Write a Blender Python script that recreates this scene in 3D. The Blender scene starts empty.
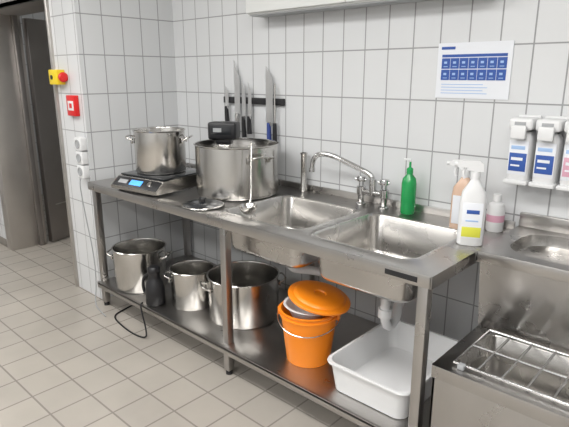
import bpy, bmesh, math, random
from mathutils import Vector, Matrix
random.seed(3)
S=bpy.context.scene
# ---------------------------------------------------------------- materials
def new_mat(name):
    m=bpy.data.materials.new(name); m.use_nodes=True
    nt=m.node_tree; b=nt.nodes['Principled BSDF']; return m,nt,b
def M(name,col,rough=.5,metal=0,spec=.5,trans=0,emis=None,es=0,noise=0,coat=0,alpha=1):
    m,nt,b=new_mat(name)
    b.inputs['Base Color'].default_value=(*col,1); b.inputs['Roughness'].default_value=rough
    b.inputs['Metallic'].default_value=metal; b.inputs['Specular IOR Level'].default_value=spec
    b.inputs['Transmission Weight'].default_value=trans; b.inputs['Coat Weight'].default_value=coat
    b.inputs['Alpha'].default_value=alpha
    if emis: b.inputs['Emission Color'].default_value=(*emis,1); b.inputs['Emission Strength'].default_value=es
    tc=nt.nodes.new('ShaderNodeTexCoord'); n=nt.nodes.new('ShaderNodeTexNoise'); n.inputs['Scale'].default_value=14
    nt.links.new(tc.outputs['Object'],n.inputs['Vector'])
    mr=nt.nodes.new('ShaderNodeMapRange'); mr.inputs['To Min'].default_value=max(0,rough-.05); mr.inputs['To Max'].default_value=min(1,rough+.07)
    nt.links.new(n.outputs['Fac'],mr.inputs['Value']); nt.links.new(mr.outputs['Result'],b.inputs['Roughness'])
    return m
def steel(name,col,rough,scale=(1,1,1),bump=.02,big=.0):
    m,nt,b=new_mat(name); N=nt.nodes; L=nt.links
    b.inputs['Metallic'].default_value=1
    tc=N.new('ShaderNodeTexCoord'); mp=N.new('ShaderNodeMapping'); mp.inputs['Scale'].default_value=scale
    L.new(tc.outputs['Object'],mp.inputs['Vector'])
    n=N.new('ShaderNodeTexNoise'); n.inputs['Scale'].default_value=40; n.inputs['Detail'].default_value=4
    L.new(mp.outputs['Vector'],n.inputs['Vector'])
    n2=N.new('ShaderNodeTexNoise'); n2.inputs['Scale'].default_value=5; n2.inputs['Detail'].default_value=5
    L.new(tc.outputs['Object'],n2.inputs['Vector'])
    mr=N.new('ShaderNodeMapRange'); mr.inputs['To Min'].default_value=rough-.07; mr.inputs['To Max'].default_value=rough+.1
    L.new(n2.outputs['Fac'],mr.inputs['Value']); L.new(mr.outputs['Result'],b.inputs['Roughness'])
    cr=N.new('ShaderNodeMapRange'); cr.inputs['To Min'].default_value=.85; cr.inputs['To Max'].default_value=1.1
    L.new(n2.outputs['Fac'],cr.inputs['Value'])
    mx=N.new('ShaderNodeVectorMath'); mx.operation='SCALE'; mx.inputs[0].default_value=col
    L.new(cr.outputs['Result'],mx.inputs['Scale']); L.new(mx.outputs['Vector'],b.inputs['Base Color'])
    bp=N.new('ShaderNodeBump'); bp.inputs['Strength'].default_value=bump; bp.inputs['Distance'].default_value=.01
    L.new(n.outputs['Fac'],bp.inputs['Height']); L.new(bp.outputs['Normal'],b.inputs['Normal'])
    return m
def tiles(name,axes,org,w,h,mortar,c1,c2,cm,rough,bump=.15,var=0):
    m,nt,b=new_mat(name); N=nt.nodes; L=nt.links
    tc=N.new('ShaderNodeTexCoord'); sp=N.new('ShaderNodeSeparateXYZ'); cb=N.new('ShaderNodeCombineXYZ')
    L.new(tc.outputs['Object'],sp.inputs[0])
    for i,a in enumerate(axes):
        ad=N.new('ShaderNodeMath'); ad.operation='SUBTRACT'; ad.inputs[1].default_value=org[i]
        L.new(sp.outputs[a],ad.inputs[0]); L.new(ad.outputs[0],cb.inputs[i])
    br=N.new('ShaderNodeTexBrick'); br.offset=0; br.squash=1
    br.inputs['Scale'].default_value=1; br.inputs['Brick Width'].default_value=w; br.inputs['Row Height'].default_value=h
    br.inputs['Mortar Size'].default_value=mortar; br.inputs['Mortar Smooth'].default_value=.1; br.inputs['Bias'].default_value=0
    br.inputs['Color1'].default_value=(*c1,1); br.inputs['Color2'].default_value=(*c2,1); br.inputs['Mortar'].default_value=(*cm,1)
    L.new(cb.outputs[0],br.inputs['Vector'])
    n=N.new('ShaderNodeTexNoise'); n.inputs['Scale'].default_value=3.; n.inputs['Detail'].default_value=6
    L.new(tc.outputs['Object'],n.inputs['Vector'])
    mr=N.new('ShaderNodeMapRange'); mr.inputs['To Min'].default_value=1-var; mr.inputs['To Max'].default_value=1+var
    L.new(n.outputs['Fac'],mr.inputs['Value'])
    vm=N.new('ShaderNodeVectorMath'); vm.operation='SCALE'; L.new(br.outputs['Color'],vm.inputs[0]); L.new(mr.outputs['Result'],vm.inputs['Scale'])
    L.new(vm.outputs['Vector'],b.inputs['Base Color'])
    rr=N.new('ShaderNodeMapRange'); rr.inputs['To Min'].default_value=rough; rr.inputs['To Max'].default_value=.8
    L.new(br.outputs['Fac'],rr.inputs['Value']); L.new(rr.outputs['Result'],b.inputs['Roughness'])
    bp=N.new('ShaderNodeBump'); bp.invert=True; bp.inputs['Strength'].default_value=bump; bp.inputs['Distance'].default_value=.004
    L.new(br.outputs['Fac'],bp.inputs['Height']); L.new(bp.outputs['Normal'],b.inputs['Normal'])
    return m
W1=(.66,.67,.68); W2=(.645,.655,.665); WG=(.30,.305,.31)
tile_xz=tiles('wall_tile_xz',('X','Z'),(-1.579-10*.137,1.634-8*.24),.137,.24,.0034,W1,W2,WG,.2,var=.02)
tile_yz=tiles('wall_tile_yz',('Y','Z'),(1.64-50*.14,1.634-8*.24),.14,.24,.0034,W1,W2,WG,.2,var=.02)
floor_m=tiles('floor_tile',('X','Y'),(-10,-10),.2,.2,.0045,(.405,.372,.33),(.375,.345,.308),(.23,.21,.187),.33,var=.22)
paint=M('white_paint',(.70,.71,.70),.6)
ST=steel('stainless_brushed',(.48,.465,.45),.28,(1,12,12))
ST2=steel('stainless_bowl',(.54,.525,.505),.25)
STP=steel('stainless_pot',(.62,.605,.58),.18,(1,1,8))
CH=M('chrome',(.6,.6,.6),.12,1)
DST=steel('door_steel',(.33,.31,.30),.4)
DST2=steel('door_frame_steel',(.58,.555,.53),.4)
BLK=M('black_plastic',(.012,.012,.014),.35)
WHT=M('white_plastic',(.73,.735,.74),.35)
GRY=M('grey_plastic',(.35,.36,.37),.4)
ORG=M('orange_plastic',(.93,.26,.01),.35)
RED=M('red_plastic',(.65,.015,.015),.35)
YEL=M('yellow_plastic',(.8,.6,.02),.4)
BLU=M('blue_print',(.03,.09,.35),.6)
LBL=M('light_blue_print',(.35,.5,.75),.6)
PAP=M('paper',(.74,.76,.80),.7)
GRN=M('green_liquid',(.03,.45,.13),.12,trans=.4)
LGR=M('lime_print',(.62,.62,.06),.5)
PEACH=M('peach_liquid',(.80,.56,.42),.2,trans=.2)
PINK=M('pink_print',(.65,.35,.45),.5)
LED=M('blue_led',(.05,.2,.6),.4,emis=(.08,.4,1),es=1.2)
GLS=M('dark_glass',(.02,.022,.025),.12)
CER=M('ceiling_paint',(.8,.8,.78),.8)
# ---------------------------------------------------------------- builder
class B:
    def __init__(s,name): s.name=name; s.v=[]; s.f=[]; s.m=[]; s.mats=[]
    def mi(s,mat):
        if mat not in s.mats: s.mats.append(mat)
        return s.mats.index(mat)
    def add(s,bm,mat,mtx=None):
        if mtx is not None: bm.transform(mtx)
        o=len(s.v); bm.verts.index_update(); k=s.mi(mat)
        s.v+= [v.co.copy() for v in bm.verts]
        for f in bm.faces: s.f.append([o+v.index for v in f.verts]); s.m.append(k)
        bm.free()
    def box(s,lo,hi,mat,bev=.002,mtx=None,seg=2):
        bm=bmesh.new(); bmesh.ops.create_cube(bm,size=1)
        c=[(a+b)/2 for a,b in zip(lo,hi)]; d=[abs(b-a) for a,b in zip(lo,hi)]
        for v in bm.verts: v.co=Vector([c[i]+v.co[i]*d[i] for i in range(3)])
        if bev>0: bmesh.ops.bevel(bm,geom=bm.edges[:],offset=min(bev,min(d)*.45),segments=seg,affect='EDGES',profile=.5)
        s.add(bm,mat,mtx); return s
    def rev(s,prof,mat,c=(0,0,0),seg=48,mtx=None,sx=1,sy=1):
        bm=bmesh.new(); rings=[]
        for r,z in prof:
            if r<1e-6: rings.append([bm.verts.new((c[0],c[1],c[2]+z))])
            else: rings.append([bm.verts.new((c[0]+sx*r*math.cos(2*math.pi*i/seg),c[1]+sy*r*math.sin(2*math.pi*i/seg),c[2]+z)) for i in range(seg)])
        for a,b in zip(rings,rings[1:]):
            for i in range(seg):
                j=(i+1)%seg
                if len(a)==1 and len(b)==1: continue
                if len(a)==1: bm.faces.new((a[0],b[j],b[i]))
                elif len(b)==1: bm.faces.new((a[i],a[j],b[0]))
                else: bm.faces.new((a[i],a[j],b[j],b[i]))
        s.add(bm,mat,mtx); return s
    def tube(s,pts,r,mat,seg=12,smooth=0,closed=False,mtx=None):
        pts=[Vector(p) for p in pts]
        for _ in range(smooth):
            q=[] 
            n=len(pts)
            if not closed: q.append(pts[0])
            for i in range(n if closed else n-1):
                a,b=pts[i],pts[(i+1)%n]; q+= [a*.75+b*.25,a*.25+b*.75]
            if not closed: q.append(pts[-1])
            pts=q
        rr=r if isinstance(r,(list,tuple)) else None
        bm=bmesh.new(); rings=[]; n=len(pts); up=None
        for i,p in enumerate(pts):
            if closed: t=(pts[(i+1)%n]-pts[i-1]).normalized()
            else: t=(pts[min(i+1,n-1)]-pts[max(i-1,0)]).normalized()
            if up is None: up=Vector((0,0,1)) if abs(t.z)<.9 else Vector((1,0,0))
            x=up-t*up.dot(t); x.normalize(); y=t.cross(x); up=x
            R=r if rr is None else rr[0]+(rr[-1]-rr[0])*i/(n-1)
            rings.append([bm.verts.new(p+x*R*math.cos(2*math.pi*k/seg)+y*R*math.sin(2*math.pi*k/seg)) for k in range(seg)])
        for i in range(n if closed else n-1):
            a,b=rings[i],rings[(i+1)%n]
            for k in range(seg): bm.faces.new((a[k],a[(k+1)%seg],b[(k+1)%seg],b[k]))
        if not closed:
            bm.faces.new(rings[0][::-1]); bm.faces.new(rings[-1])
        s.add(bm,mat,mtx); return s
    def loft(s,loops,mat,cap0=False,cap1=True,mtx=None):
        bm=bmesh.new(); R=[[bm.verts.new(p) for p in l] for l in loops]
        for a,b in zip(R,R[1:]):
            n=len(a)
            for k in range(n): bm.faces.new((a[k],a[(k+1)%n],b[(k+1)%n],b[k]))
        if cap0: bm.faces.new(R[0][::-1])
        if cap1: bm.faces.new(R[-1])
        s.add(bm,mat,mtx); return s
    def plate(s,outer,holes,mat,mtx=None):
        bm=bmesh.new(); ed=[]
        for l in [outer]+holes:
            vs=[bm.verts.new(p) for p in l]
            for i in range(len(vs)): ed.append(bm.edges.new((vs[i],vs[(i+1)%len(vs)])))
        bmesh.ops.triangle_fill(bm,edges=ed,use_beauty=True)
        for f in bm.faces:
            if f.normal.z<0: f.normal_flip()
        s.add(bm,mat,mtx); return s
    def done(s,loc=None,rotz=0,angle=40,parent=None):
        me=bpy.data.meshes.new(s.name); me.from_pydata([tuple(v) for v in s.v],[],s.f)
        for m in s.mats: me.materials.append(m)
        me.polygons.foreach_set('material_index',s.m)
        me.polygons.foreach_set('use_smooth',[True]*len(s.f)); me.update()
        bm=bmesh.new(); bm.from_mesh(me)
        bmesh.ops.remove_doubles(bm,verts=bm.verts,dist=1e-6); bm.to_mesh(me); bm.free()
        me.set_sharp_from_angle(angle=math.radians(angle))
        o=bpy.data.objects.new(s.name,me); S.collection.objects.link(o)
        if loc: o.location=loc
        o.rotation_euler[2]=rotz
        return o
def rrect(x0,x1,y0,y1,r,z,n=6):
    P=[]
    for cx,cy,a0 in ((x1-r,y1-r,0),(x0+r,y1-r,90),(x0+r,y0+r,180),(x1-r,y0+r,270)):
        for i in range(n+1):
            a=math.radians(a0+90*i/n); P.append((cx+r*math.cos(a),cy+r*math.sin(a),z))
    return P
def bowl(b,x0,x1,y0,y1,r,z,depth,mat,drain=True,taper=.02,rf=.04):
    L=[]
    L.append(rrect(x0,x1,y0,y1,r,z))
    L.append(rrect(x0+.004,x1-.004,y0+.004,y1-.004,r,z-.005))
    L.append(rrect(x0+taper*.8,x1-taper*.8,y0+taper*.8,y1-taper*.8,r,z-depth+rf))
    for k in range(1,6):
        a=math.pi/2*k/5; ins=taper*.8+rf*(1-math.cos(a)); zz=z-depth+rf-rf*math.sin(a)
        L.append(rrect(x0+ins,x1-ins,y0+ins,y1-ins,max(.02,r-rf*.3*(1-math.cos(a))),zz))
    cx,cy=(x0+x1)/2,(y0+y1)/2
    L.append([(cx+(p[0]-cx)*.3,cy+(p[1]-cy)*.3,z-depth-.006) for p in L[-1]])
    b.loft(L,mat,cap1=True)
    if drain:
        b.rev([(.0,.004),(.03,.004),(.038,.007),(.043,.004),(.045,-.004)],CH,(cx,cy,z-depth-.004),32)
        b.rev([(.0,.0055),(.018,.0055),(.018,.003)],BLK,(cx,cy,z-depth-.004),24)
d2r=math.radians
# ---------------------------------------------------------------- room
XL=-3.2; YB=2.324; YF=1.62; HC=2.75
def room(name,lo,hi,mat): return B(name).box(lo,hi,mat,0).done()
room('floor',(-7,-2.6,-.1),(2.2,4.6,0),floor_m)
room('ceiling',(-7,-2.6,HC),(2.2,4.6,HC+.1),CER)
room('wall_back',(XL,YB,0),(2.2,YB+.15,HC),tile_xz)
w=B('wall_left'); w.box((XL-.34,YF+.0005,0),(XL,YB+.15,HC),tile_yz,0)
w.done()
room('wall_left_facing',(XL-.34,YF-.012,0),(XL,YF,HC),tile_xz)
room('wall_door_side',(-7,YF-.012,0),(-4.78,YF+.2,HC),tile_xz)
room('wall_door_header',(-4.78,YF-.012,2.02),(XL-.34,YF+.2,HC),tile_xz)
room('wall_far_left',(-7,-2.6,0),(-6.85,4.6,HC),tile_yz)
room('wall_right',(2.05,-2.6,0),(2.2,YB,HC),tile_yz)
room('wall_front',(-6.85,-2.6,0),(2.05,-2.45,HC),tile_xz)
room('wall_corridor',(-6.85,4.45,0),(XL,4.6,HC),paint)
room('wall_corridor_side',(XL-.2,YB+.16,0),(XL,4.45,HC),paint)
b=B('baseboard_left'); b.box((-6.84,YF-.022,0),(-4.87,YF-.0125,.07),floor_m,.003); b.done()
b=B('baseboard_back'); b.box((XL+.01,YB-.01,0),(2.0,YB-.0005,.07),floor_m,.003); b.done()
b=B('door_frame')
b.box((-4.86,YF-.03,0),(-4.775,YF-.013,2.0),DST2,.002)
b.box((-4.779,YF-.03,0),(-4.745,YF+.28,2.0),DST2,.002)
b.box((-4.745,YF+.2,0),(-4.70,YF+.24,2.0),DST,.002)
b.box((-4.86,YF-.03,1.985),(-3.5,YF-.013,2.07),DST2,.002)
b.box((-4.779,YF-.03,1.985),(-3.541,YF+.28,2.018),DST2,.002)
b.box((-3.57,YF-.03,0),(-3.541,YF+.28,2.0),DST2,.002)
b.done()
b=B('door_1')
b.box((0,0,.012),(1.15,.05,1.97),DST,.003)
b.box((.08,-.006,.35),(1.07,0,.36),DST2,.002)
b.tube([(1.05,-.01,1.0),(1.05,-.06,1.0),(.93,-.06,1.0)],.009,CH)
b.rev([(0,0),(.025,0),(.025,.008),(0,.008)],CH,mtx=Matrix.Translation((1.05,0,1.0))@Matrix.Rotation(math.pi/2,4,'X'))
b.done(loc=(-4.70,1.93,0),rotz=math.radians(108))
# ---------------------------------------------------------------- sink table
TX0,TX1,TY0,TY1,TZ=-3.14,-.745,1.55,2.315,.85
b=B('stainless_sink_table')
outer=[(TX0,TY0,TZ),(TX1,TY0,TZ),(TX1,TY1,TZ),(TX0,TY1,TZ)]
s1=(-1.945,-1.43,1.645,2.13); s2=(-1.36,-.875,1.635,2.13)
def rimmed(sx):
    return rrect(sx[0]-.018,sx[1]+.018,sx[2]-.018,sx[3]+.018,.075,TZ)
b.plate(outer,[rimmed(s1),rimmed(s2)],ST)
for sx in (s1,s2):
    l0=rimmed(sx)
    l1=rrect(sx[0]-.014,sx[1]+.014,sx[2]-.014,sx[3]+.014,.072,TZ+.003)
    l2=rrect(sx[0]-.003,sx[1]+.003,sx[2]-.003,sx[3]+.003,.064,TZ+.003)
    l3=rrect(*sx,.06,TZ)
    b.loft([l0,l1,l2,l3],ST2,cap1=False)
    bowl(b,*sx,.06,TZ,.205,ST2)
b.box((TX0,TY0,TZ-.05),(TX1,TY0+.012,TZ-.0003),ST,.004)
b.box((TX0,TY1-.012,TZ-.05),(TX1,TY1,TZ-.0003),ST,.002)
b.box((TX0,TY0,TZ-.05),(TX0+.012,TY1,TZ-.0003),ST,.004)
b.box((TX1-.012,TY0,TZ-.05),(TX1,TY1,TZ-.0003),ST,.004)
b.box((TX0,TY1-.004,TZ-.01),(TX1,TY1+.004,TZ+.035),ST,.002)
for lx in (-3.10,-1.85,-.785):
    for ly in (TY0+.035,TY1-.04):
        b.box((lx-.02,ly-.02,.025),(lx+.02,ly+.02,TZ-.01),ST,.003)
        b.rev([(0,0),(.018,0),(.018,.03),(0,.03)],BLK,(lx,ly,0),16)
b.box((TX0+.03,TY0-.015,.165),(TX1-.03,TY1-.03,.18),ST,.002)
b.box((TX0+.03,TY0-.015,.14),(TX1-.03,TY0-.003,.18),ST,.004)
b.box((TX0+.03,TY1-.04,.14),(TX1-.03,TY1-.03,.18),ST,.004)
b.box((-.775,TY0-.003,.135),(-.763,TY1-.03,.18),ST,.003)
b.box((-3.1,TY1-.05,.70),(-.8,TY1-.03,.74),ST,.002)
b.box((-.93,TY0-.002,TZ-.036),(-.80,TY0+.001,TZ-.016),BLK,.0005)
b.done()
b=B('sink_drain_pipe')
cx=(s2[0]+s2[1])/2; cy=(s2[2]+s2[3])/2
b.tube([(cx,cy,.632),(cx,cy,.57)],.036,GRY,20)
b.tube([(cx,cy,.60),(cx,cy,.40),(cx-.0,cy+.10,.40),(cx,cy+.12,.52),(cx,cy+.42,.52)],.022,WHT,16,smooth=2)
b.tube([(cx,cy,.50),(cx,cy,.46)],.032,WHT,20)
c1=(s1[0]+s1[1])/2
b.tube([(c1,cy,.632),(c1,cy,.56)],.036,GRY,20)
b.tube([(c1,cy,.60),(c1,cy,.54),(c1+.1,cy+.10,.53),(cx-.08,cy+.14,.52),(cx,cy+.14,.52)],.022,WHT,16,smooth=2)
b.done()
# ---------------------------------------------------------------- faucet
b=B('kitchen_faucet'); fx,fy=-1.445,2.245
for dx in (-.07,.07):
    b.rev([(0,0),(.026,0),(.026,.006),(.017,.012),(.017,.05),(.024,.056),(.024,.095),(.017,.10),(0,.10)],CH,(fx+dx,fy,TZ+.0005),28)
    b.tube([(fx+dx,fy,TZ+.095),(fx+dx,fy,TZ+.125)],[.015,.012],CH,16)
    b.rev([(0,0),(.024,.004),(.027,.016),(.022,.03),(0,.034)],CH,(fx+dx,fy,TZ+.12),20)
    b.tube([(fx+dx-.03,fy-.015,TZ+.135),(fx+dx+.03,fy+.0,TZ+.135)],.008,CH,10)
b.tube([(fx-.07,fy,TZ+.07),(fx+.07,fy,TZ+.07)],.018,CH,20)
b.tube([(fx,fy,TZ+.06),(fx,fy,TZ+.14)],.019,CH,20)
b.tube([(fx,fy,TZ+.13),(fx-.01,fy,TZ+.165),(fx-.11,fy-.025,TZ+.205),(fx-.23,fy-.055,TZ+.252),(fx-.31,fy-.07,TZ+.252),(fx-.34,fy-.075,TZ+.215),(fx-.345,fy-.075,TZ+.16)],.014,CH,14,smooth=3)
b.tube([(fx-.345,fy-.075,TZ+.172),(fx-.345,fy-.075,TZ+.15)],.017,CH,14)
b.done()
b=B('overflow_standpipe')
b.rev([(0,0),(.022,0),(.022,.02),(.017,.03),(.017,.215),(.021,.22),(.021,.228),(.014,.228),(.014,.1),(0,.1)],STP,(-1.94,2.275,TZ+.0005),28)
b.done()
# ---------------------------------------------------------------- pots
def pot(name,c,r,h,ha,mat=STP,hs=1.0,water=None):
    b=B(name)
    b.rev([(0,0),(r*.96,0),(r*.985,.004),(r*.985,.012),(r,.016),(r,h-.006),(r+.004,h-.004),(r+.007,h),(r+.004,h+.003),(r-.002,h+.001),(r-.004,h-.006),(r-.004,.02),(r-.02,.008),(0,.006)],mat,(0,0,0),64)
    for s_ in (0,1):
        a=ha+math.pi*s_; m=Matrix.Rotation(a,4,'Z'); w=.05*hs; o=.042*hs; z=h*.80
        b.tube([(r-.004,-w,z-.012),(r+o*.7,-w,z+.004),(r+o,-w*.8,z+.012),(r+o,w*.8,z+.012),(r+o*.7,w,z+.004),(r-.004,w,z-.012)],.0055*hs,mat,10,smooth=2,mtx=m)
        for t in (-w,w): b.box((r-.003,t-.012,z-.028),(r+.004,t+.012,z+.004),mat,.002,mtx=m)
    return b.done(loc=c)
pot('stock_pot',(-2.675,1.80,.9455),.15,.25,d2r(40))
pot('stock_pot',(-2.205,1.995,TZ+.001),.235,.285,d2r(-12),hs=1.25)
pot('cooking_pot',(-2.845,1.71,.181),.165,.265,d2r(215))
pot('cooking_pot',(-2.37,1.765,.181),.128,.225,d2r(225),hs=.8)
pot('cooking_pot',(-2.025,1.86,.181),.198,.252,d2r(240))
# ---------------------------------------------------------------- induction hob
b=B('induction_cooktop')
hw,hd=.195,.22
prof=[(-hd,.012),(-hd,.03),(-hd+.06,.080),(hd,.09),(hd,.012)]
b.loft([[(-hw,y,z) for y,z in prof],[(hw,y,z) for y,z in prof]],STP,cap0=True)
b.box((-hw+.012,-hd+.067,.0835),(hw-.012,hd-.012,.0925),GLS,.002)
ang=math.atan2(.050,.06); mt=Matrix.Translation((0,-hd+.030,.055))@Matrix.Rotation(ang,4,'X')
b.box((-hw+.008,-.034,-.001),(hw-.008,.034,.002),BLK,.001,mtx=mt)
b.box((-.055,-.018,.002),(.045,.018,.0032),LED,.0005,mtx=mt)
b.rev([(0,0),(.017,0),(.015,.016),(0,.016)],CH,(.12,0,.002),24,mtx=mt)
b.box((-.155,-.014,.002),(-.08,.014,.003),GRY,.0005,mtx=mt)
for x in (-.15,.15):
    for y in (-.18,.18): b.rev([(0,0),(.016,0),(.016,.014),(0,.014)],BLK,(x,y,0),16)
b.done(loc=(-2.65,1.78,TZ+.0005),rotz=d2r(8))
# ---------------------------------------------------------------- sous vide circulator on big pot
b=B('immersion_circulator')
b.box((-.085,-.055,0),(.085,.055,.10),BLK,.012,seg=3)
b.box((-.06,-.057,.03),(.06,-.054,.08),GLS,.001)
b.box((-.05,-.0575,.045),(.0,-.0568,.068),GRY,.0)
b.box((-.045,-.03,-.03),(.045,.03,.0),BLK,.006)
b.box((-.035,-.025,-.2),(.035,.025,-.03),STP,.008)
b.done(loc=(-2.355,2.035,1.145),rotz=d2r(32))
b=B('pot_lid')
b.rev([(0,.002),(.106,.002),(.112,.005),(.110,.009),(.104,.010)],STP,seg=48)
b.rev([(.105,.0095),(.085,.018),(.04,.024),(0,.026)],GLS,seg=48)
b.rev([(.012,.024),(.01,.034),(.02,.038),(.018,.044),(0,.046)],BLK,seg=24)
b.done(loc=(-2.10,1.655,TZ))
b=B('soup_ladle')
b.rev([(0,-.045),(.02,-.042),(.035,-.03),(.044,-.010),(.046,0),(.0445,0),(.033,-.028),(.018,-.040),(0,-.043)],STP,(0,0,0),32)
b.tube([(-.025,.036,0),(-.035,.055,.03),(-.06,.08,.13),(-.09,.115,.27),(-.10,.125,.29),(-.115,.135,.275)],.0045,STP,10,smooth=2)
b.done(loc=(-1.795,1.69,TZ+.047))
# ---------------------------------------------------------------- knives
b=B('magnetic_knife_rack'); b.box((-2.66,2.300,1.335),(-2.13,2.3235,1.375),BLK,.003); b.done()
BH=M('blue_handle',(.03,.06,.25),.4)
KB=steel('knife_blade',(.78,.78,.78),.35)
def knife(x,ztop,zb,hand,w,hm,name='kitchen_knife',tilt=0,tp=.55):
    b=B(name)
    zc=1.355; zh=zb+hand-zc; zt=ztop-zc; zb=zb-zc
    n=10; pts=[]
    for i in range(n+1):
        t=i/n; z=zh+(zt-zh)*t; ww=w*(1-max(0,(t-tp)/(1-tp))**1.6)+.0005
        pts.append((-w/2,z,ww))
    l=[(a,0,z) for a,z,_ in pts]+[(a+ww,0,z) for a,z,ww in reversed(pts)]
    l2=[(p[0],p[1]-.0025,p[2]) for p in l]
    b.loft([l,l2],KB,cap0=True)
    b.tube([(0,-.004,zh+.005),(0,-.004,zh-.02)],.012,CH,12)
    b.tube([(-.002,-.006,zh),(-.001,-.006,zh-hand*.5),(.004,-.006,zb)],[.0125,.016],hm,12,smooth=1)
    o=b.done(loc=(x,2.297,zc)); o.rotation_euler[1]=tilt
knife(-2.62,1.445,1.205,.11,.030,BLK)
knife(-2.52,1.60,1.14,.13,.050,STP)
knife(-2.46,1.48,1.125,.13,.034,BLK)
knife(-2.405,1.465,1.15,.11,.030,BLK,tilt=.03)
knife(-2.235,1.56,1.09,.14,.056,BH,tp=.7)
b=B('sharpening_steel')
b.tube([(-2.185,2.29,1.46),(-2.185,2.29,1.22)],.006,STP,10); b.tube([(-2.185,2.29,1.23),(-2.185,2.29,1.11)],[.012,.015],BLK,12)
b.done()
# ---------------------------------------------------------------- notice
b=B('wall_notice')
b.box((-1.172,2.319,1.408),(-.835,2.3235,1.65),PAP,0)
b.box((-1.155,2.3175,1.622),(-1.09,2.319,1.634),BLU,0)
b.box((-1.150,2.3175,1.588),(-.8555,2.319,1.600),BLU,0)
for i in range(7):
    for j in range(2):
        x=-1.150+i*.0425; z=1.584-j*.050
        b.box((x,2.3175,z-.046),(x+.0400,2.319,z),BLU,0)
        b.box((x+.012,2.317,z-.024),(x+.026,2.3176,z-.014),LBL,0)
        b.box((x+.010,2.317,z-.038),(x+.030,2.3176,z-.035),LBL,0)
for k in range(4): b.box((-1.145,2.3175,1.468-k*.013),(-.95+.02*(k%2),2.319,1.471-k*.013),LBL,0)
b.done()
# ---------------------------------------------------------------- overhead cupboard
b=B('wall_cabinet')
b.box((-2.30,2.19,1.842),(-.9,2.322,2.30),paint,.003)
for i in range(2): b.box((-2.297+i*.698,2.172,1.85),(-2.297+i*.698+.694,2.189,2.29),paint,.003)
b.box((-2.29,2.195,1.836),(-.91,2.31,1.8425),GRY,.002)
b.done()
# ---------------------------------------------------------------- dispensers
for i,x in enumerate((-.735,-.631,-.527)):
    b=B('soap_dispenser')
    b.box((-.045,0,0),(.045,.012,.28),WHT,.004)
    b.loft([rrect(-.042,.042,-.085,0,.018,.018),rrect(-.043,.043,-.088,0,.02,.025),rrect(-.043,.043,-.088,0,.02,.19),rrect(-.030,.030,-.075,-.005,.02,.215)],WHT,cap0=True)
    b.rev([(0,0),(.022,0),(.022,.03),(0,.03)],WHT,(0,-.042,.21),20)
    b.box((-.047,-.105,.225),(.047,.0,.272),WHT,.012,seg=3)
    b.box((-.022,-.1065,.238),(.022,-.104,.258),GRY,.001)
    b.box((-.030,-.125,.19),(.030,-.105,.245),WHT,.007)
    b.box((-.038,-.0895,.04),(.038,-.0878,.18),PAP,.0005)
    b.box((-.034,-.0905,.055),(.034,-.0893,.13),(BLU,BLU,PINK)[i],.0003)
    b.box((-.026,-.0912,.10),(.02,-.0903,.112),PAP,0)
    b.box((-.026,-.0912,.075),(.01,-.0903,.082),PAP,0)
    b.box((-.030,-.0905,.145),(.025,-.0893,.160),LBL,.0003)
    b.box((-.048,-.1,.0),(.048,0,.018),WHT,.005)
    b.done(loc=(x,2.310,1.07))
# ---------------------------------------------------------------- bottles
b=B('dish_soap_bottle')
b.rev([(0,0),(.032,0),(.036,.006),(.036,.15),(.032,.175),(.015,.195),(.014,.20)],GRN,seg=32)
b.rev([(.016,.198),(.016,.222),(.012,.226),(.006,.23),(.005,.257),(0,.259)],GRN,seg=20)
b.tube([(0,0,.255),(0,0,.267),(-.03,-.01,.267)],.005,WHT,8)
b.done(loc=(-1.235,2.24,TZ+.0005))
def spray(name,loc,rot,h,body,lab,lab2,trig,full=True):
    b=B(name)
    L=[]
    for z,sx,sy in ((0,.046,.028),(.004,.05,.031),(h*.55,.05,.031),(h*.68,.045,.029),(h*.78,.026,.022),(h*.84,.016,.016),(h*.87,.0145,.0145)):
        L.append([(sx*(abs(math.cos(a))**.7)*math.copysign(1,math.cos(a)),sy*(abs(math.sin(a))**.7)*math.copysign(1,math.sin(a)),z) for a in [2*math.pi*k/32 for k in range(32)]])
    b.loft(L,body,cap0=True)
    b.rev([(.0,0),(.018,0),(.018,.028),(.013,.03),(0,.03)],WHT,(0,0,h*.85),20)
    z=h*.85+.03
    prof=[(-.028,z),(-.025,z+.03),(-.01,z+.042),(.055,z+.04),(.07,z+.03),(.07,z+.018),(.03,z+.012),(.014,z)]
    b.loft([[(x,-.013,zz) for x,zz in prof],[(x,.013,zz) for x,zz in prof]],WHT,cap0=True)
    b.tube([(.035,0,z+.018),(.048,0,z-.005),(.04,0,z-.03)],.006,trig,10,smooth=1)
    b.tube([(.068,0,z+.025),(.082,0,z+.025)],.009,trig,12)
    for sg in (-1,1):
        b.box((-.038,sg*.0305,h*.10),(.038,sg*.0325,h*.56),lab2,.001)
        if full:
            b.box((-.036,sg*.0323,h*.12),(.036,sg*.0335,h*.25),lab,.0005)
            b.box((-.024,sg*.0323,h*.32),(.024,sg*.0335,h*.34),LBL,.0005)
            b.box((-.026,sg*.0323,h*.42),(.022,sg*.0335,h*.47),BLU,.0005)
    b.done(loc=loc,rotz=rot)
spray('spray_bottle',(-.805,1.98,TZ+.0005),d2r(205),.315,WHT,LGR,PAP,WHT)
spray('spray_bottle',(-.925,2.165,TZ+.0005),d2r(190),.275,PEACH,PEACH,PAP,WHT,False)
b=B('lotion_bottle')
b.rev([(0,0),(.034,0),(.037,.005),(.037,.10),(.030,.122),(.014,.130),(.014,.135)],WHT,seg=32)
b.rev([(0,.134),(.018,.134),(.017,.162),(0,.164)],WHT,seg=24)
b.rev([(.0374,.045),(.0374,.075)],PINK,seg=32)
b.done(loc=(-.805,2.235,TZ+.0005))
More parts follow.
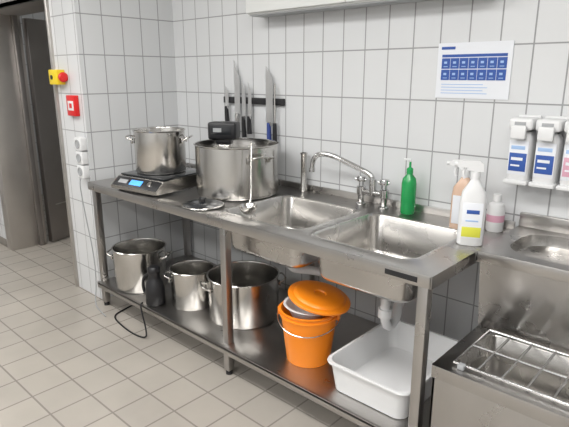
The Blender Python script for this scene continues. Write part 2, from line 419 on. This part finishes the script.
# ---------------------------------------------------------------- bucket, lid, tub
def bucket(name,c,r0,r1,h,mat):
    b=B(name)
    b.rev([(0,.004),(r0-.006,.004),(r0-.004,0),(r0,0),(r0+.001,.004),(r1,h-.03),(r1+.006,h-.03),(r1+.006,h-.022),(r1+.001,h-.02),(r1+.002,h-.005),(r1+.009,h-.004),(r1+.009,h),(r1,h+.001),(r1-.004,h-.004),(r0-.004,.008),(0,.008)],mat,(0,0,0),56)
    for s_ in (0,math.pi):
        m=Matrix.Rotation(s_+.5,4,'Z'); b.box((r1,-.02,h-.045),(r1+.016,.02,h-.005),mat,.004,mtx=m)
    R=r1+.017
    pts=[]
    for k in range(17):
        t=math.pi*k/16; p=Vector((R*math.cos(t),-R*math.sin(t)*.98,h-.03-R*.35*math.sin(t)))
        pts.append(Matrix.Rotation(.5,3,'Z')@p)
    b.tube(pts,.0028,CH,8)
    return b.done(loc=c)
bucket('orange_bucket',(-1.455,1.755,.181),.105,.134,.262,ORG)
b=B('white_bowl')
b.rev([(0,0),(.05,0),(.055,.004),(.108,.085),(.118,.088),(.117,.091),(.105,.09),(.05,.006),(0,.004)],WHT,seg=48,mtx=Matrix.Rotation(d2r(4),4,Vector((-.68,.74,0))))
b.done(loc=(-1.465,1.75,.368))
b=B('bucket_lid')
b.rev([(0,.004),(.110,.004),(.117,-.010),(.125,-.012),(.140,-.010),(.148,-.014),(.151,-.012),(.151,-.004),(.147,0),(.127,.002),(.119,.012),(.111,.015),(.03,.016),(.026,.010),(0,.010)],ORG,seg=56,mtx=Matrix.Rotation(d2r(11),4,Vector((-.68,.74,0)))@Matrix.Rotation(d2r(6),4,Vector((.74,.68,0))))
b.done(loc=(-1.420,1.79,.500))
b=B('plastic_storage_tub')
x0,x1,y0,y1=-1.235,-.83,1.59,2.14; h=.145
def RR(i,z,r=.05): return rrect(x0+i,x1-i,y0+i,y1-i,r,z)
b.loft([RR(.035,.181,.04),RR(.028,.186,.045),RR(.010,.181+h-.012),RR(.0,.181+h-.012),RR(-.002,.181+h-.006),RR(.0,.181+h),RR(.012,.181+h),RR(.016,.181+h-.008),RR(.034,.194,.045),RR(.045,.188,.04)],WHT,cap0=True)
b.done()
b=B('black_thermos_jug')
b.rev([(0,0),(.052,0),(.057,.006),(.057,.10),(.048,.14),(.036,.16),(.032,.19),(.038,.20),(.038,.225),(.030,.235),(0,.237)],BLK,seg=32)
b.tube([(.05,0,.05),(.085,0,.06),(.085,0,.15),(.03,0,.19)],.009,BLK,10,smooth=2)
b.done(loc=(-2.53,1.605,.181),rotz=d2r(200))
b=B('power_cable')
b.tube([(-2.58,1.545,.188),(-2.57,1.53,.19),(-2.56,1.520,.19),(-2.55,1.515,.15),(-2.50,1.51,.04),(-2.48,1.49,.006),(-2.60,1.47,.006),(-2.80,1.49,.006),(-2.90,1.52,.006),(-2.93,1.60,.006),(-2.98,1.8,.006)],.005,BLK,8,smooth=3)
b.done()
b=B('power_cord')
b.tube([(-3.25,1.565,.86),(-3.25,1.55,.82),(-3.23,1.56,.6),(-3.19,1.57,.35),(-3.17,1.56,.15),(-3.16,1.53,.006),(-3.05,1.50,.006),(-2.93,1.48,.006)],.004,GRY,8,smooth=3)
b.done()
# ---------------------------------------------------------------- wall devices
yf=YF-.012
b=B('emergency_stop_switch')
b.box((-3.535,yf-.055,1.45),(-3.415,yf,1.545),YEL,.006)
b.rev([(0,0),(.016,0),(.016,.018),(.030,.022),(.032,.034),(.024,.043),(0,.046)],RED,seg=28,mtx=Matrix.Translation((-3.415,yf-.028,1.497))@Matrix.Rotation(math.pi/2,4,'Y'))
b.rev([(0,0),(.014,0),(.014,.006),(0,.006)],BLK,seg=20,mtx=Matrix.Translation((-3.49,yf-.054,1.497))@Matrix.Rotation(math.pi/2,4,'X'))
b.done()
b=B('fire_alarm_box')
b.box((-3.375,yf-.03,1.255),(-3.26,yf,1.385),RED,.004)
b.box((-3.355,yf-.0315,1.29),(-3.28,yf-.029,1.35),WHT,.001)
b.box((-3.335,yf-.0325,1.305),(-3.30,yf-.031,1.335),RED,.001)
b.done()
b=B('wall_socket_unit')
for z in (.86,.95,1.04):
    b.box((-3.29,yf-.045,z),(-3.205,yf,z+.082),WHT,.006)
    b.rev([(0,0),(.028,0),(.028,.006),(.022,.006),(.020,.002),(0,.002)],GRY,seg=24,mtx=Matrix.Translation((-3.2475,yf-.044,z+.041))@Matrix.Rotation(math.pi/2,4,'X'))
b.done()
# ---------------------------------------------------------------- combination hand wash / janitor sink
b=B('combination_janitor_sink')
X0,X1=-.725,-.12
yl0,yl1=1.555,1.95; zl=.525
b.plate([(X0,yl0,zl),(X1,yl0,zl),(X1,yl1,zl),(X0,yl1,zl)],[rrect(X0+.05,X1-.05,yl0+.075,yl1-.02,.05,zl)],ST)
bowl(b,X0+.05,X1-.05,yl0+.075,yl1-.02,.05,zl,.20,ST2,rf=.05)
b.box((X0,yl0,zl-.05),(X1,yl0+.012,zl-.0003),ST,.004)
b.box((X0,yl0+.012,.02),(X1,yl0+.03,zl-.05),ST,.002)
b.box((X0,yl0+.012,.02),(X0+.012,2.32,zl-.0003),ST,.002)
b.box((X1-.012,yl0+.012,.02),(X1,2.32,zl-.0003),ST,.002)
zu=.875
pr=((2.31,zl),(yl1,zl),(yl1-.002,zl+.02),(1.90,zu-.045),(2.31,zu-.045))
b.loft([[(X0,y,z) for y,z in pr],[(X1,y,z) for y,z in pr]],ST,cap0=True)
yu0=1.85
hole=rrect(X0+.07,X1-.07,yu0+.06,2.24,.12,zu,10)
b.plate([(X0,yu0,zu),(X1,yu0,zu),(X1,2.315,zu),(X0,2.315,zu)],[hole],ST)
Lb=[hole]
ccx,ccy=(X0+X1)/2,(yu0+.06+2.24)/2
for k in range(1,9):
    a=math.pi/2*k/8; sc=.2+.8*math.cos(a)**.6 if k<8 else .2
    Lb.append([(ccx+(p[0]-ccx)*sc,ccy+(p[1]-ccy)*sc,zu-.13*math.sin(a)) for p in hole])
b.loft(Lb,ST2)
b.rev([(0,.004),(.025,.004),(.03,0)],CH,(ccx,ccy,zu-.13),24)
b.box((X0,yu0,zu-.045),(X1,yu0+.012,zu-.0003),ST,.004)
b.box((X0,yu0,zu-.045),(X0+.012,2.315,zu-.0003),ST,.003)
b.box((X1-.012,yu0,zu-.045),(X1,2.315,zu-.0003),ST,.003)
b.box((X0,2.30,zu-.01),(X1,2.322,zu+.06),ST,.004)
zg=zl+.012; gx0,gx1,gy0,gy1=X0+.06,X1-.06,yl0+.05,yl1-.03
b.tube([(gx0,gy0,zg),(gx1,gy0,zg),(gx1,gy1,zg),(gx0,gy1,zg)],.006,CH,10,closed=True)
for i in range(1,6):
    x=gx0+(gx1-gx0)*i/6; b.tube([(x,gy0,zg),(x,gy1,zg)],.0045,CH,8)
b.tube([(gx0,(gy0+gy1)/2,zg),(gx1,(gy0+gy1)/2,zg)],.005,CH,8)
for x in (gx0+.03,gx1-.03): b.box((x-.012,gy0-.02,zl),(x+.012,gy0+.005,zl+.018),GRY,.003)
b.done()
# ---------------------------------------------------------------- lights
LE=M('lamp_diffuser',(1,1,1),.5,emis=(1,.99,.97),es=4)
def lamp(x,y,sx,sy,p):
    b=B('ceiling_lamp'); b.box((x-sx/2,y-sy/2,HC-.07),(x+sx/2,y+sy/2,HC-.001),WHT,.004); b.box((x-sx/2+.02,y-sy/2+.02,HC-.074),(x+sx/2-.02,y+sy/2-.02,HC-.069),LE,0); b.done()
    l=bpy.data.lights.new('ceiling_area','AREA'); l.shape='RECTANGLE'; l.size=sx; l.size_y=sy; l.energy=p; l.color=(1,.99,.97)
    o=bpy.data.objects.new('ceiling_area_light',l); o.location=(x,y,HC-.08); S.collection.objects.link(o)
K=.58
lamp(-2.2,.4,1.5,.6,46*K)
lamp(-.2,.4,1.5,.6,50*K)
lamp(-2.2,-1.3,1.5,.6,55*K)
lamp(-.2,-1.3,1.5,.6,65*K)
lamp(-4.8,.0,1.5,.6,44*K)
lamp(-5.2,3.2,1.2,.3,12*K)
wd=bpy.data.worlds.new('world'); S.world=wd; wd.use_nodes=True
wd.node_tree.nodes['Background'].inputs[0].default_value=(.8,.85,.9,1); wd.node_tree.nodes['Background'].inputs[1].default_value=.3
S.view_settings.view_transform='Standard'
# ---------------------------------------------------------------- camera
cd=bpy.data.cameras.new('camera'); cam=bpy.data.objects.new('camera',cd); S.collection.objects.link(cam)
cd.sensor_width=36; cd.lens=520/569*36; cd.clip_start=.02
cam.location=(0,0,1.51); cam.rotation_euler=(math.radians(75.1),0,math.radians(42.6))
S.camera=cam
